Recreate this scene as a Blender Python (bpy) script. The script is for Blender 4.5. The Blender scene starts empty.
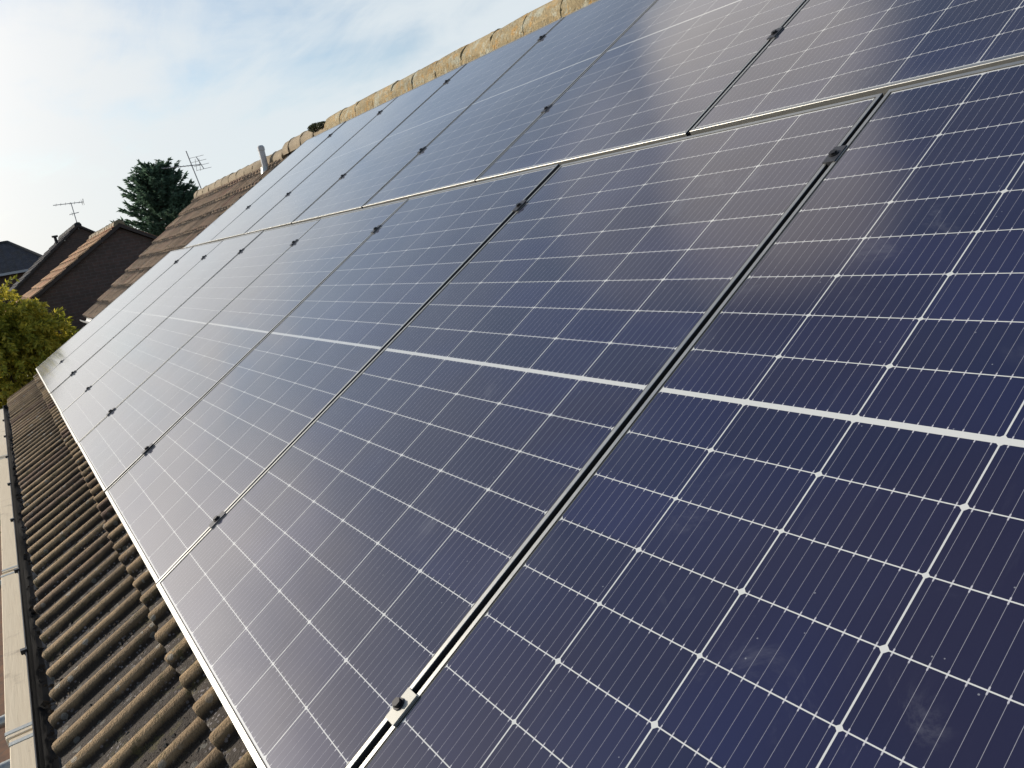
import bpy, math, random
from mathutils import Vector, Matrix
random.seed(7)
PI = math.pi
rad = math.radians
sc = bpy.context.scene
COL = sc.collection

# ------------------------------------------------------------------ camera
PITCH = rad(30)
# roof space (u along the ridge, v up the slope, w out of the roof) -> world
RW = Matrix.Rotation(PITCH, 3, 'X')
CAMR = Matrix(((0.54895, 0.81700, -0.17600), (0.09800, -0.27200, -0.95730), (-0.83010, 0.50850, -0.22940)))
import_cam = Vector((0.995, -0.896, 0.367))
F_PX = 785.755
def orth(m):
    r0 = m[0].normalized(); r1 = (m[1] - r0 * m[1].dot(r0)).normalized(); r2 = r0.cross(r1)
    return Matrix((r0, r1, r2))
CR = orth(CAMR)
cam_d = bpy.data.cameras.new('camera')
cam = bpy.data.objects.new('camera', cam_d); COL.objects.link(cam)
bm3 = Matrix((CR[0], -CR[1], -CR[2])).transposed()
cam.matrix_world = Matrix.Translation(import_cam) @ bm3.to_4x4()
cam_d.sensor_width = 36; cam_d.lens = F_PX / 1024 * 36
cam_d.clip_start = 0.02; cam_d.clip_end = 3000
sc.camera = cam
sc.render.resolution_x = 1024; sc.render.resolution_y = 768

# ------------------------------------------------------------------ sun and sky
SUN_AZ, SUN_EL = rad(-143), rad(20)
SD = Vector((math.cos(SUN_EL) * math.cos(SUN_AZ), math.cos(SUN_EL) * math.sin(SUN_AZ), math.sin(SUN_EL)))
sun_d = bpy.data.lights.new('sun', 'SUN'); sun_d.energy = 4.2; sun_d.angle = rad(0.53); sun_d.color = (1.0, 0.90, 0.76)
sun = bpy.data.objects.new('sun', sun_d); COL.objects.link(sun)
sun.rotation_euler = (-SD).to_track_quat('-Z', 'Y').to_euler(); sun.location = (-8, -8, 12)

world = bpy.data.worlds.new('World'); sc.world = world; world.use_nodes = True
sc.view_settings.view_transform = 'Standard'; sc.view_settings.look = 'None'
sc.view_settings.exposure = 0.0; sc.view_settings.gamma = 1.0; sc.view_settings.use_curve_mapping = False

class NT:
    """small node-tree writer"""
    def __init__(s, tree):
        s.t = tree; s.n = tree.nodes; s.l = tree.links; s.n.clear()
    def _in(s, sock, v):
        if v is None: return
        if hasattr(v, 'is_linked') or isinstance(v, bpy.types.NodeSocket): s.l.new(v, sock)
        else:
            if isinstance(v, (tuple, list)) and len(v) == 3 and sock.type == 'RGBA': v = (*v, 1)
            sock.default_value = v
    def node(s, typ, props=None, **ins):
        n = s.n.new(typ)
        for k, v in (props or {}).items(): setattr(n, k, v)
        for k, v in ins.items():
            key = int(k[1:]) if k[0] == '_' and k[1:].isdigit() else k.replace('_', ' ')
            s._in(n.inputs[key], v)
        return n
    def m(s, op, a, b=None, c=None, clamp=False):
        n = s.n.new('ShaderNodeMath'); n.operation = op; n.use_clamp = clamp
        s._in(n.inputs[0], a); s._in(n.inputs[1], b); s._in(n.inputs[2], c)
        return n.outputs[0]
    def v(s, op, a, b=None, out=0):
        n = s.n.new('ShaderNodeVectorMath'); n.operation = op
        s._in(n.inputs[0], a); s._in(n.inputs[1], b)
        return n.outputs[out]
    def mix(s, f, a, b, blend='MIX'):
        n = s.n.new('ShaderNodeMix'); n.data_type = 'RGBA'; n.blend_type = blend
        s._in(n.inputs[0], f); s._in(n.inputs[6], a); s._in(n.inputs[7], b)
        return n.outputs[2]
    def ramp(s, f, stops):
        n = s.n.new('ShaderNodeValToRGB'); e = n.color_ramp.elements
        while len(e) < len(stops): e.new(0.5)
        for i, (p, c) in enumerate(stops):
            e[i].position = p; e[i].color = (c, c, c, 1) if isinstance(c, (int, float)) else (*c, 1)
        s._in(n.inputs[0], f); return n.outputs[0]
    def mr(s, v, a, b, c=0.0, d=1.0, smooth=True):
        n = s.n.new('ShaderNodeMapRange'); n.clamp = True
        if smooth: n.interpolation_type = 'SMOOTHSTEP'
        for i, x in enumerate((v, a, b, c, d)): s._in(n.inputs[i], x)
        return n.outputs[0]
    def noise(s, vec, scale, detail=4, rough=0.55, dist=0.0):
        n = s.node('ShaderNodeTexNoise', None, Vector=vec, Scale=scale, Detail=detail, Roughness=rough, Distortion=dist)
        return n.outputs[0]
    def vor(s, vec, scale, feature='F1', out=0):
        n = s.node('ShaderNodeTexVoronoi', {'feature': feature}, Vector=vec, Scale=scale)
        return n.outputs[out]
    def sep(s, v):
        n = s.n.new('ShaderNodeSeparateXYZ'); s._in(n.inputs[0], v); return n.outputs
    def comb(s, x, y, z=0.0):
        n = s.n.new('ShaderNodeCombineXYZ')
        for i, a in enumerate((x, y, z)): s._in(n.inputs[i], a)
        return n.outputs[0]

def build_world():
    t = NT(world.node_tree)
    out = t.node('ShaderNodeOutputWorld')
    sky = t.node('ShaderNodeTexSky', {'sky_type': 'NISHITA', 'sun_disc': False, 'sun_elevation': SUN_EL,
                 'sun_rotation': math.atan2(SD.x, SD.y), 'air_density': 1.0, 'dust_density': 0.8, 'ozone_density': 1.2})
    bg1 = t.node('ShaderNodeBackground', None, Color=sky.outputs[0], Strength=0.145)
    d = t.v('NORMALIZE', t.node('ShaderNodeTexCoord').outputs['Generated'])
    x, y, z = t.sep(d)[:3]
    k = t.m('ADD', t.m('MAXIMUM', z, 0.0), 0.14)
    p = t.comb(t.m('DIVIDE', x, k), t.m('DIVIDE', y, k), 0.0)
    n1 = t.noise(p, 0.9, 6, 0.55, 0.3)
    n2 = t.noise(t.v('MULTIPLY', p, (0.6, 1.6, 1.0)), 2.3, 5, 0.6, 0.5)
    nn = t.m('ADD', t.m('MULTIPLY', n1, 0.65), t.m('MULTIPLY', n2, 0.35))
    low = t.mr(z, 0.00, 0.75, 0.46, -0.26)
    # the thin bright cloud bank in front of the sun thins out with height
    bank = t.mr(t.m('ADD', z, t.m('MULTIPLY', t.m('SUBTRACT', n2, 0.5), 0.16)), 0.27, 0.56, 1.0, 0.0)
    cov = t.m('MAXIMUM', t.mr(t.m('ADD', nn, low), 0.60, 0.92), t.m('MULTIPLY', bank, t.mr(t.v('DOT_PRODUCT', d, tuple(SD), out=1), 0.78, 0.93)))
    # one broken cloud high up over the ridge end
    def blob(az, el, w):
        c = Vector((math.cos(rad(el)) * math.cos(rad(az)), math.cos(rad(el)) * math.sin(rad(az)), math.sin(rad(el))))
        dt = t.v('DOT_PRODUCT', d, tuple(c), out=1)
        return t.mr(t.m('ADD', dt, t.m('MULTIPLY', t.m('SUBTRACT', nn, 0.5), 0.05)), math.cos(rad(w)), math.cos(rad(w * 0.1)))
    b = t.m('MAXIMUM', t.m('MAXIMUM', blob(149, 44, 9.0), blob(142, 40, 9)), t.m('MULTIPLY', blob(156, 37, 8.0), 0.30))
    dots = t.m('MAXIMUM', t.v('DOT_PRODUCT', d, tuple(SD), out=1), 0.0)
    g = t.m('ADD', t.m('MULTIPLY', t.m('POWER', dots, 13.0), 4.2), t.m('MULTIPLY', t.m('POWER', dots, 70.0), 2.0))
    g = t.m('MULTIPLY', g, t.m('ADD', t.m('MULTIPLY', bank, 0.93), 0.07))
    warm = t.mix(t.mr(dots, 0.55, 0.97), (0.82, 0.89, 0.93), (1.0, 0.93, 0.87))
    bg2 = t.node('ShaderNodeBackground', None, Color=warm, Strength=t.m('ADD', g, 0.93))
    cov = t.m('MAXIMUM', cov, t.mr(z, 0.40, 0.80, 0.20, 0.0))
    ms = t.node('ShaderNodeMixShader', None, _0=t.m('MULTIPLY', cov, 0.93), _1=bg1.outputs[0], _2=bg2.outputs[0])
    bg3 = t.node('ShaderNodeBackground', None, Color=(1.0, 0.93, 0.86), Strength=1.25)
    ms2 = t.node('ShaderNodeMixShader', None, _0=t.m('MULTIPLY', b, 0.85), _1=ms.outputs[0], _2=bg3.outputs[0])
    t.l.new(ms2.outputs[0], out.inputs[0])
build_world()

# ------------------------------------------------------------------ helpers
def mat(name, fn):
    m = bpy.data.materials.new(name); m.use_nodes = True
    t = NT(m.node_tree)
    bs = t.node('ShaderNodeBsdfPrincipled'); out = t.node('ShaderNodeOutputMaterial')
    t.l.new(bs.outputs[0], out.inputs[0])
    oc = t.node('ShaderNodeTexCoord').outputs['Object']
    fn(t, bs, oc, out)
    return m
def setp(t, bs, **k):
    for kk, v in k.items(): t._in(bs.inputs[kk.replace('_', ' ')], v)
def bump(t, bs, h, s=0.3, dist=0.01):
    b = t.node('ShaderNodeBump', None, Strength=s, Distance=dist, Height=h); t.l.new(b.outputs[0], bs.inputs['Normal'])

class MB:
    def __init__(s): s.v = []; s.f = []; s.mi = []; s.sm = []
    def add(s, vs, fs, mi=0, smooth=False):
        o = len(s.v); s.v += [tuple(p) for p in vs]
        for f in fs: s.f.append([i + o for i in f]); s.mi.append(mi); s.sm.append(smooth)
    def box(s, x0, x1, y0, y1, z0, z1, mi=0, M=None, bev=0.0):
        if bev:
            b = bev
            vs = []; 
            for zz, e in ((z0, b), (z0 + b, 0), (z1 - b, 0), (z1, b)):
                X0, X1, Y0, Y1 = x0 + e, x1 - e, y0 + e, y1 - e
                vs += [(X0 + b*(e==0), Y0, zz), (X1 - b*(e==0), Y0, zz), (X1, Y0 + b*(e==0), zz), (X1, Y1 - b*(e==0), zz),
                       (X1 - b*(e==0), Y1, zz), (X0 + b*(e==0), Y1, zz), (X0, Y1 - b*(e==0), zz), (X0, Y0 + b*(e==0), zz)]
            fs = [tuple(range(7, -1, -1)), tuple(range(24, 32))]
            for r in range(3):
                for i in range(8):
                    j = (i + 1) % 8; fs.append((r*8+i, r*8+j, r*8+8+j, r*8+8+i))
        else:
            vs = [(x, y, z) for z in (z0, z1) for x, y in ((x0, y0), (x1, y0), (x1, y1), (x0, y1))]
            fs = [(3, 2, 1, 0), (4, 5, 6, 7), (0, 1, 5, 4), (1, 2, 6, 5), (2, 3, 7, 6), (3, 0, 4, 7)]
        if M: vs = [M @ Vector(p) for p in vs]
        s.add(vs, fs, mi)
    def tube(s, a, b, r, n=12, mi=0, r2=None, cap=True):
        a, b = Vector(a), Vector(b); d = (b - a).normalized()
        up = Vector((0, 0, 1)) if abs(d.z) < 0.9 else Vector((1, 0, 0))
        e1 = d.cross(up).normalized(); e2 = d.cross(e1); r2 = r if r2 is None else r2
        vs = [a + (e1 * math.cos(2*PI*i/n) + e2 * math.sin(2*PI*i/n)) * r for i in range(n)] + \
             [b + (e1 * math.cos(2*PI*i/n) + e2 * math.sin(2*PI*i/n)) * r2 for i in range(n)]
        s.add(vs, [((i+1) % n, i, i+n, (i+1) % n + n) for i in range(n)], mi, True)
        if cap: s.add(vs, [tuple(range(n)), tuple(range(2*n-1, n-1, -1))], mi)
    def build(s, name, mats, parent=None, loc=None, rot=None):
        me = bpy.data.meshes.new(name); me.from_pydata(s.v, [], s.f)
        for m in (mats if isinstance(mats, (list, tuple)) else [mats]): me.materials.append(m)
        me.polygons.foreach_set('material_index', s.mi); me.polygons.foreach_set('use_smooth', s.sm); me.update()
        o = bpy.data.objects.new(name, me); COL.objects.link(o)
        if parent: o.parent = parent
        if loc: o.location = loc
        if rot: o.rotation_euler = rot
        return o
def tag(o, label=None, cat=None, group=None, kind=None):
    if label: o['label'] = label
    if cat: o['category'] = cat
    if group: o['group'] = group
    if kind: o['kind'] = kind
    return o
def empty(name, loc=(0, 0, 0), rot=(0, 0, 0), **k):
    o = bpy.data.objects.new(name, None); o.location = loc; o.rotation_euler = rot; o.empty_display_size = 0.1
    COL.objects.link(o); return tag(o, **k)
def roofpt(u, v, w): return RW @ Vector((u, v, w))

# ------------------------------------------------------------------ materials
def m_glass(t, bs, oc, out):
    CW, CH, MBH = 0.184, 0.0948, 0.0042
    x, y, z = t.sep(oc)[:3]
    ay = t.m('ABSOLUTE', y)
    cx = t.m('DIVIDE', x, CW); fx = t.m('FRACT', t.m('ADD', cx, 10.0))
    dx = t.m('MULTIPLY', t.m('MINIMUM', fx, t.m('SUBTRACT', 1.0, fx)), CW)
    cy = t.m('DIVIDE', t.m('SUBTRACT', ay, MBH), CH); fy = t.m('FRACT', t.m('ADD', cy, 1.0))
    dy = t.m('MULTIPLY', t.m('MINIMUM', fy, t.m('SUBTRACT', 1.0, fy)), CH)
    row = t.m('ROUND', cy); odd = t.m('MODULO', row, 2.0)
    e = 0.0002
    c1 = t.mr(dx, 0.0009, 0.0009 + 2*e); c2 = t.mr(dy, 0.0006, 0.0006 + 2*e)
    ch = t.m('ADD', 0.0046, t.m('MULTIPLY', odd, 0.0012))
    c3 = t.mr(t.m('SUBTRACT', t.m('ADD', dx, dy), ch), 0.0, 0.0006)
    inx = t.m('LESS_THAN', t.m('ABSOLUTE', x), CW * 3); iny = t.m('MULTIPLY', t.m('LESS_THAN', cy, 9.0), t.m('GREATER_THAN', cy, 0.0))
    cell = t.m('MULTIPLY', t.m('MULTIPLY', c1, c2), t.m('MULTIPLY', c3, t.m('MULTIPLY', inx, iny)))
    # ten wires along each cell, little pads where they leave it
    fb = t.m('FRACT', t.m('MULTIPLY', fx, 10.0)); db = t.m('MULTIPLY', t.m('ABSOLUTE', t.m('SUBTRACT', fb, 0.5)), CW / 10)
    pad = t.mr(dy, 0.0035, 0.0055, 1.0, 0.0)
    wid = t.m('ADD', 0.00024, t.m('MULTIPLY', pad, 0.00060))
    wire = t.m('MULTIPLY', t.m('LESS_THAN', db, wid), t.m('ADD', 0.62, t.m('MULTIPLY', pad, 0.38)))
    idv = t.comb(t.m('FLOOR', cx), t.m('FLOOR', t.m('DIVIDE', y, CH)), t.node('ShaderNodeObjectInfo').outputs['Random'])
    wn = t.node('ShaderNodeTexWhiteNoise', {'noise_dimensions': '3D'}, Vector=idv)
    hue = t.noise(oc, 1.7, 3)
    cc = t.mix(wn.outputs[0], (0.0030, 0.0060, 0.036), (0.0080, 0.0108, 0.058))
    cc = t.mix(t.mr(hue, 0.35, 0.7), cc, (0.009, 0.0075, 0.032))
    # fingers: a very fine line pattern that only shows close by
    white = (0.57, 0.585, 0.57)
    wirec = t.mix(wire, cc, (0.42, 0.42, 0.46))
    base = t.mix(cell, white, wirec)
    # dust, rain marks and smears lying on the glass
    obr = t.node('ShaderNodeObjectInfo').outputs['Random']
    wp = t.v('ADD', oc, t.comb(t.m('MULTIPLY', obr, 31.0), t.m('MULTIPLY', obr, 17.0), 0.0))
    dn = t.noise(wp, 3.0, 6, 0.6)
    spots = t.mr(t.noise(wp, 22.0, 4, 0.6, 0.8), 0.69, 0.80)
    patch = t.mr(t.noise(wp, 4.3, 3), 0.55, 0.68)
    streak = t.mr(t.noise(t.v('MULTIPLY', wp, (9.0, 1.4, 1.0)), 5.0, 4, 0.6), 0.58, 0.80)
    smear = t.m('MULTIPLY', t.mr(t.noise(wp, 6.5, 6, 0.75, 0.9), 0.52, 0.78), patch)
    fleck = t.m('MULTIPLY', t.m('LESS_THAN', t.vor(wp, 42.0), 0.045), t.m('GREATER_THAN', t.noise(wp, 7.0, 2), 0.56))
    edge = t.m('MULTIPLY', t.m('ADD', t.mr(y, -0.863, -0.80, 1.0, 0.0), t.m('MULTIPLY', t.mr(t.m('ABSOLUTE', x), 0.46, 0.56), t.mr(t.noise(wp, 6.0, 3), 0.42, 0.65))), t.m('ADD', dn, 0.4))
    dirt_glare = t.m('ADD', t.m('ADD', t.m('MULTIPLY', dn, 0.003), t.m('MULTIPLY', spots, 0.035)),
               t.m('ADD', t.m('MULTIPLY', streak, 0.018), t.m('ADD', t.m('MULTIPLY', smear, 0.12), t.m('MULTIPLY', edge, 0.028))))
    runs = t.m('MULTIPLY', t.mr(t.noise(t.v('MULTIPLY', wp, (46.0, 1.1, 1.0)), 1.0, 4, 0.6), 0.60, 0.74), t.mr(y, 0.3, -0.85))
    dirt_glare = t.m('ADD', t.m('ADD', dirt_glare, t.m('MULTIPLY', runs, 0.030)), t.m('MULTIPLY', fleck, 0.35))
    ge = t.node('ShaderNodeNewGeometry')
    cs = t.m('MAXIMUM', t.v('DOT_PRODUCT', ge.outputs['Incoming'], ge.outputs['Normal'], out=1), 0.02)
    # glare painted as a pale veil in the colour, stronger at flat viewing angles
    graze_glare = t.m('SUBTRACT', 1.0, t.m('POWER', 2.718, t.m('DIVIDE', t.m('MULTIPLY', t.m('ADD', dn, 0.45), -0.0150), t.m('POWER', cs, 1.6))))
    # light has to cross the glass twice to show the cells, which a grazing view hardly allows
    fr = t.node('ShaderNodeFresnel', None, IOR=1.5).outputs[0]
    base = t.mix(t.m('MULTIPLY', t.m('SUBTRACT', fr, 0.04), 1.05, clamp=True), base, (0.0, 0.0, 0.0))
    dirt_glare = t.m('SUBTRACT', 1.0, t.m('MULTIPLY', t.m('SUBTRACT', 1.0, dirt_glare), t.m('SUBTRACT', 1.0, graze_glare)))
    base = t.mix(dirt_glare, base, (0.46, 0.48, 0.52))
    rg = t.m('ADD', 0.045, t.m('ADD', t.m('MULTIPLY', dn, 0.06), t.m('MULTIPLY', smear, 0.12)))
    setp(t, bs, Base_Color=base, Roughness=rg, IOR=1.56)
    bump(t, bs, t.noise(oc, 2.2, 2), 0.02, 0.01)
GLASS = mat('solar_glass', m_glass)
def m_alu(t, bs, oc, out):
    n = t.noise(t.v('MULTIPLY', oc, (1.0, 1.0, 6.0)), 30, 4)
    setp(t, bs, Base_Color=t.mix(n, (0.36, 0.36, 0.34), (0.50, 0.50, 0.47)), Metallic=0.85, Roughness=t.m('ADD', 0.38, t.m('MULTIPLY', n, 0.15)))
ALU = mat('anodised_aluminium', m_alu)
def flat(name, c, rough=0.6, metal=0.0, var=0.25, scale=12, bs_=0.2):
    def fn(t, bs, oc, out):
        n = t.noise(oc, scale, 5)
        a = tuple(x * (1 - var) for x in c); b = tuple(min(1, x * (1 + var)) for x in c)
        setp(t, bs, Base_Color=t.mix(n, a, b), Roughness=rough, Metallic=metal)
        if bs_: bump(t, bs, t.noise(oc, scale * 6, 4), bs_, 0.004)
    return mat(name, fn)
BLACKS = flat('black_steel', (0.014, 0.014, 0.017), 0.45, 0.3, bs_=0)
SIDE_SHADE = flat('frame_side_shaded', (0.022, 0.022, 0.024), 0.6, bs_=0)  # shade of the gap painted as a dark colour on the long frame sides
SEAL = flat('black_seal', (0.02, 0.02, 0.02), 0.7, bs_=0)
PLATE_LIT = flat('sky_lit_plate', (0.34, 0.34, 0.31), 0.5, 0.4, bs_=0)  # lighter copy of the clamp metal, sky reflection put into its colour
GREYM = flat('dark_anodised', (0.05, 0.052, 0.06), 0.5, 0.3, bs_=0)
GUTM = flat('black_plastic', (0.012, 0.013, 0.015), 0.42, bs_=0.1)
GALV = flat('galvanised_steel', (0.42, 0.44, 0.42), 0.45, 0.7, var=0.2, scale=20)
PVC = flat('grey_pvc', (0.42, 0.43, 0.44), 0.5)
def m_tile(warm, shade_grit, red=(0.10, 0.05, 0.035), band=0.35, v0=1.32):
    def fn(t, bs, oc, out):
        x, y, z = t.sep(oc)[:3]
        idv = t.comb(t.m('FLOOR', t.m('DIVIDE', t.m('ADD', x, 0.016), 0.30)), t.m('FLOOR', t.m('DIVIDE', t.m('ADD', y, 1.32), 0.34)), 1.0)
        wn = t.node('ShaderNodeTexWhiteNoise', {'noise_dimensions': '3D'}, Vector=idv).outputs[0]
        n = t.noise(oc, 9, 6, 0.65); n2 = t.noise(oc, 60, 5, 0.7); big = t.noise(oc, 1.6, 4)
        c = t.mix(wn, tuple(k * 0.62 for k in warm), tuple(k * 1.15 for k in warm))
        c = t.mix(t.mr(t.m('ADD', wn, t.m('MULTIPLY', big, 0.4)), 0.9, 1.2), c, red)
        # roll crowns stay paler; pans get painted roll shade with dark moss and grit
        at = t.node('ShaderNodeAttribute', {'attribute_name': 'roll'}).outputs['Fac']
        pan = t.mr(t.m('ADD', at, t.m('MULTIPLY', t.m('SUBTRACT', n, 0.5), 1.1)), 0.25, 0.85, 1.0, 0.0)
        c = t.mix(t.m('MULTIPLY', pan, shade_grit), c, (0.028, 0.019, 0.012))
        c = t.mix(t.m('MULTIPLY', t.mr(n2, 0.55, 0.8, 0.0, 0.55), t.m('SUBTRACT', 1.0, t.m('MULTIPLY', pan, shade_grit * 0.8))), c, tuple(k * 1.5 for k in warm))
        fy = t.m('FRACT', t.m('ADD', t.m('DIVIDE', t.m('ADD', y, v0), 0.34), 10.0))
        top_band = t.mr(t.m('ADD', fy, t.m('MULTIPLY', t.m('SUBTRACT', n, 0.5), 0.5)), 0.66, 0.90)  # each course darkens unevenly towards its upper end
        c = t.mix(t.m('MULTIPLY', top_band, band), c, (0.028, 0.019, 0.012))
        lich = t.m('MULTIPLY', t.m('LESS_THAN', t.vor(t.v('ADD', oc, t.v('MULTIPLY', t.comb(n2, n, 0.0), (0.02, 0.02, 0))), 26), 0.24), t.mr(t.noise(oc, 5.0, 3), 0.44, 0.56))
        c = t.mix(t.m('MULTIPLY', lich, t.m('SUBTRACT', 0.55, t.m('MULTIPLY', pan, 0.30))), c, (0.34, 0.34, 0.30))
        grit = t.m('MULTIPLY', t.m('MULTIPLY', t.m('LESS_THAN', t.vor(oc, 85), t.m('MULTIPLY', n, 0.55)), t.mr(t.noise(oc, 7.0, 3), 0.44, 0.58)), pan)
        c = t.mix(t.m('MULTIPLY', grit, t.m('MULTIPLY', n2, 1.1)), c, (0.30, 0.27, 0.27))
        moss = t.m('MULTIPLY', t.mr(t.noise(oc, 20, 6, 0.75), 0.53, 0.62), t.mr(t.noise(oc, 2.8, 3), 0.42, 0.60))
        c = t.mix(t.m('MULTIPLY', moss, 0.75), c, (0.075, 0.062, 0.018))
        setp(t, bs, Base_Color=c, Roughness=0.88)
        bump(t, bs, t.m('ADD', t.m('ADD', n2, t.m('MULTIPLY', n, 1.5)), t.noise(oc, 220, 3)), 0.8, 0.006)
    return fn
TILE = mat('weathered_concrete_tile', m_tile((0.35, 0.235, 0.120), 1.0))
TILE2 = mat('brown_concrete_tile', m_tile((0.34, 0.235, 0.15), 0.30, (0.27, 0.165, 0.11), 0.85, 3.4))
TILE3 = mat('orange_clay_tile', m_tile((0.50, 0.30, 0.155), 0.1, (0.48, 0.20, 0.11), 0.4, 3.4))
TILE4 = mat('dark_slate_tile', m_tile((0.035, 0.038, 0.052), 0.3, (0.026, 0.022, 0.022)))
def m_ridge(t, bs, oc, out):
    n = t.noise(oc, 16, 6, 0.7); n2 = t.noise(oc, 5.5, 4); n3 = t.noise(oc, 70, 4)
    c = t.mix(n, (0.12, 0.088, 0.045), (0.50, 0.40, 0.22))
    c = t.mix(t.mr(t.noise(oc, 13, 5, 0.75), 0.52, 0.62, 0, 0.75), c, (0.44, 0.25, 0.07))
    c = t.mix(t.mr(t.noise(t.v('ADD', oc, (7.0, 3.0, 1.0)), 9, 5, 0.75), 0.50, 0.62, 0, 0.8), c, (0.40, 0.40, 0.31))
    c = t.mix(t.mr(n3, 0.6, 0.75, 0, 0.5), c, (0.09, 0.07, 0.05))
    setp(t, bs, Base_Color=c, Roughness=0.9); bump(t, bs, t.m('ADD', n, n3), 1.0, 0.012)
RIDGE = mat('lichened_ridge_tile', m_ridge)
def m_ridge2(t, bs, oc, out):
    n = t.noise(oc, 16, 6, 0.7); n3 = t.noise(oc, 50, 4)
    c = t.mix(n, (0.13, 0.10, 0.065), (0.30, 0.24, 0.15))
    c = t.mix(t.mr(n3, 0.6, 0.75, 0, 0.5), c, (0.07, 0.06, 0.04))
    setp(t, bs, Base_Color=c, Roughness=0.9); bump(t, bs, n3, 0.6, 0.008)
RIDGE3 = flat('dark_ridge_tile', (0.035, 0.036, 0.036), 0.9)
RIDGE2 = mat('dull_ridge_tile', m_ridge2)
def m_brick(c1, c2, mort):
    def fn(t, bs, oc, out):
        x, y, z = t.sep(oc)[:3]
        b = t.node('ShaderNodeTexBrick', None, Vector=t.comb(t.m('ADD', x, y), z), Color1=(*c1, 1), Color2=(*c2, 1), Mortar=(*mort, 1), Scale=1.0)
        b.inputs['Mortar Size'].default_value = 0.006; b.inputs['Brick Width'].default_value = 0.225; b.inputs['Row Height'].default_value = 0.075
        c = t.mix(t.noise(oc, 12, 4), b.outputs[0], (0.05, 0.04, 0.035))
        setp(t, bs, Base_Color=c, Roughness=0.9); bump(t, bs, b.outputs[1], -0.4, 0.005)
    return fn
BRICK = mat('red_brown_brick', m_brick((0.17, 0.075, 0.05), (0.10, 0.05, 0.035), (0.14, 0.13, 0.12)))
BRICKD = mat('dark_brown_brick', m_brick((0.150, 0.085, 0.070), (0.105, 0.066, 0.058), (0.15, 0.13, 0.12)))
def m_wood(t, bs, oc, out):
    x, y, z = t.sep(oc)[:3]
    g = t.noise(t.comb(t.m('MULTIPLY', x, 1.2), t.m('MULTIPLY', y, 26.0), t.m('MULTIPLY', z, 26.0)), 3.0, 6, 0.65, 0.6)
    n = t.noise(oc, 6, 5, 0.6)
    c = t.mix(g, (0.62, 0.52, 0.37), (0.80, 0.71, 0.54))
    c = t.mix(t.mr(n, 0.58, 0.75, 0, 0.55), c, (0.30, 0.24, 0.17))
    kn = t.m('LESS_THAN', t.vor(t.comb(x, t.m('MULTIPLY', y, 1.6), 0.0), 4.5), 0.05)
    c = t.mix(t.m('MULTIPLY', kn, 0.6), c, (0.14, 0.08, 0.04))
    spl = t.mr(t.noise(oc, 38, 5, 0.7), 0.63, 0.70, 0, 0.5)
    c = t.mix(spl, c, (0.24, 0.20, 0.15))
    setp(t, bs, Base_Color=c, Roughness=0.85); bump(t, bs, g, 0.4, 0.003)
WOOD = mat('pale_scaffold_timber', m_wood)
def m_leaf(dark, light, warm=None):
    def fn(t, bs, oc, out):
        r = t.node('ShaderNodeNewGeometry').outputs['Random Per Island']
        n = t.noise(oc, 1.6, 3)
        c = t.mix(r, dark, light)
        if warm: c = t.mix(t.mr(t.m('ADD', n, t.m('MULTIPLY', r, 0.3)), 0.55, 0.85), c, warm)
        setp(t, bs, Base_Color=c, Roughness=0.6)
        tr = t.node('ShaderNodeBsdfTranslucent', None, Color=c)
        ms = t.node('ShaderNodeMixShader', None, _0=0.42, _1=bs.outputs[0], _2=tr.outputs[0])
        t.l.new(ms.outputs[0], out.inputs[0])
    return fn
NEEDLE = mat('blue_green_needles', m_leaf((0.06, 0.11, 0.075), (0.16, 0.25, 0.165)))
LEAF = mat('golden_green_leaves', m_leaf((0.19, 0.21, 0.025), (0.52, 0.50, 0.06), (0.70, 0.58, 0.08)))
LEAF2 = mat('yellow_leaves', m_leaf((0.07, 0.08, 0.01), (0.19, 0.18, 0.02), (0.28, 0.20, 0.03)))
LEAFD = mat('dark_moss', m_leaf((0.02, 0.03, 0.01), (0.05, 0.06, 0.02)))
BARK = flat('bark', (0.07, 0.05, 0.035), 0.95, scale=8, bs_=0.6)
DEBRIS = mat('moss_and_grit', m_leaf((0.025, 0.02, 0.012), (0.16, 0.15, 0.13), (0.20, 0.13, 0.07)))
def m_ground(t, bs, oc, out):
    n = t.noise(oc, 0.5, 6); n2 = t.noise(oc, 30, 4)
    c = t.mix(n, (0.035, 0.05, 0.018), (0.075, 0.085, 0.03)); c = t.mix(t.m('MULTIPLY', n2, 0.5), c, (0.09, 0.07, 0.045))
    setp(t, bs, Base_Color=c, Roughness=0.95); bump(t, bs, n2, 0.5, 0.02)
GROUND = mat('lawn_ground', m_ground)
PAVE = mat('orange_brown_brick_paving', m_brick((0.34, 0.16, 0.07), (0.24, 0.11, 0.05), (0.16, 0.12, 0.08)))

# ------------------------------------------------------------------ ground
GZ = -3.3
g = MB(); g.add([(-900, -900, GZ), (900, -900, GZ), (900, 900, GZ), (-900, 900, GZ)], [(0, 1, 2, 3)])
tag(g.build('ground', GROUND), kind='structure')
g = MB(); g.box(-16, 4, -4.6, -0.62, GZ - 0.1, GZ + 0.03)
tag(g.build('patio', PAVE), kind='structure')

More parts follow.
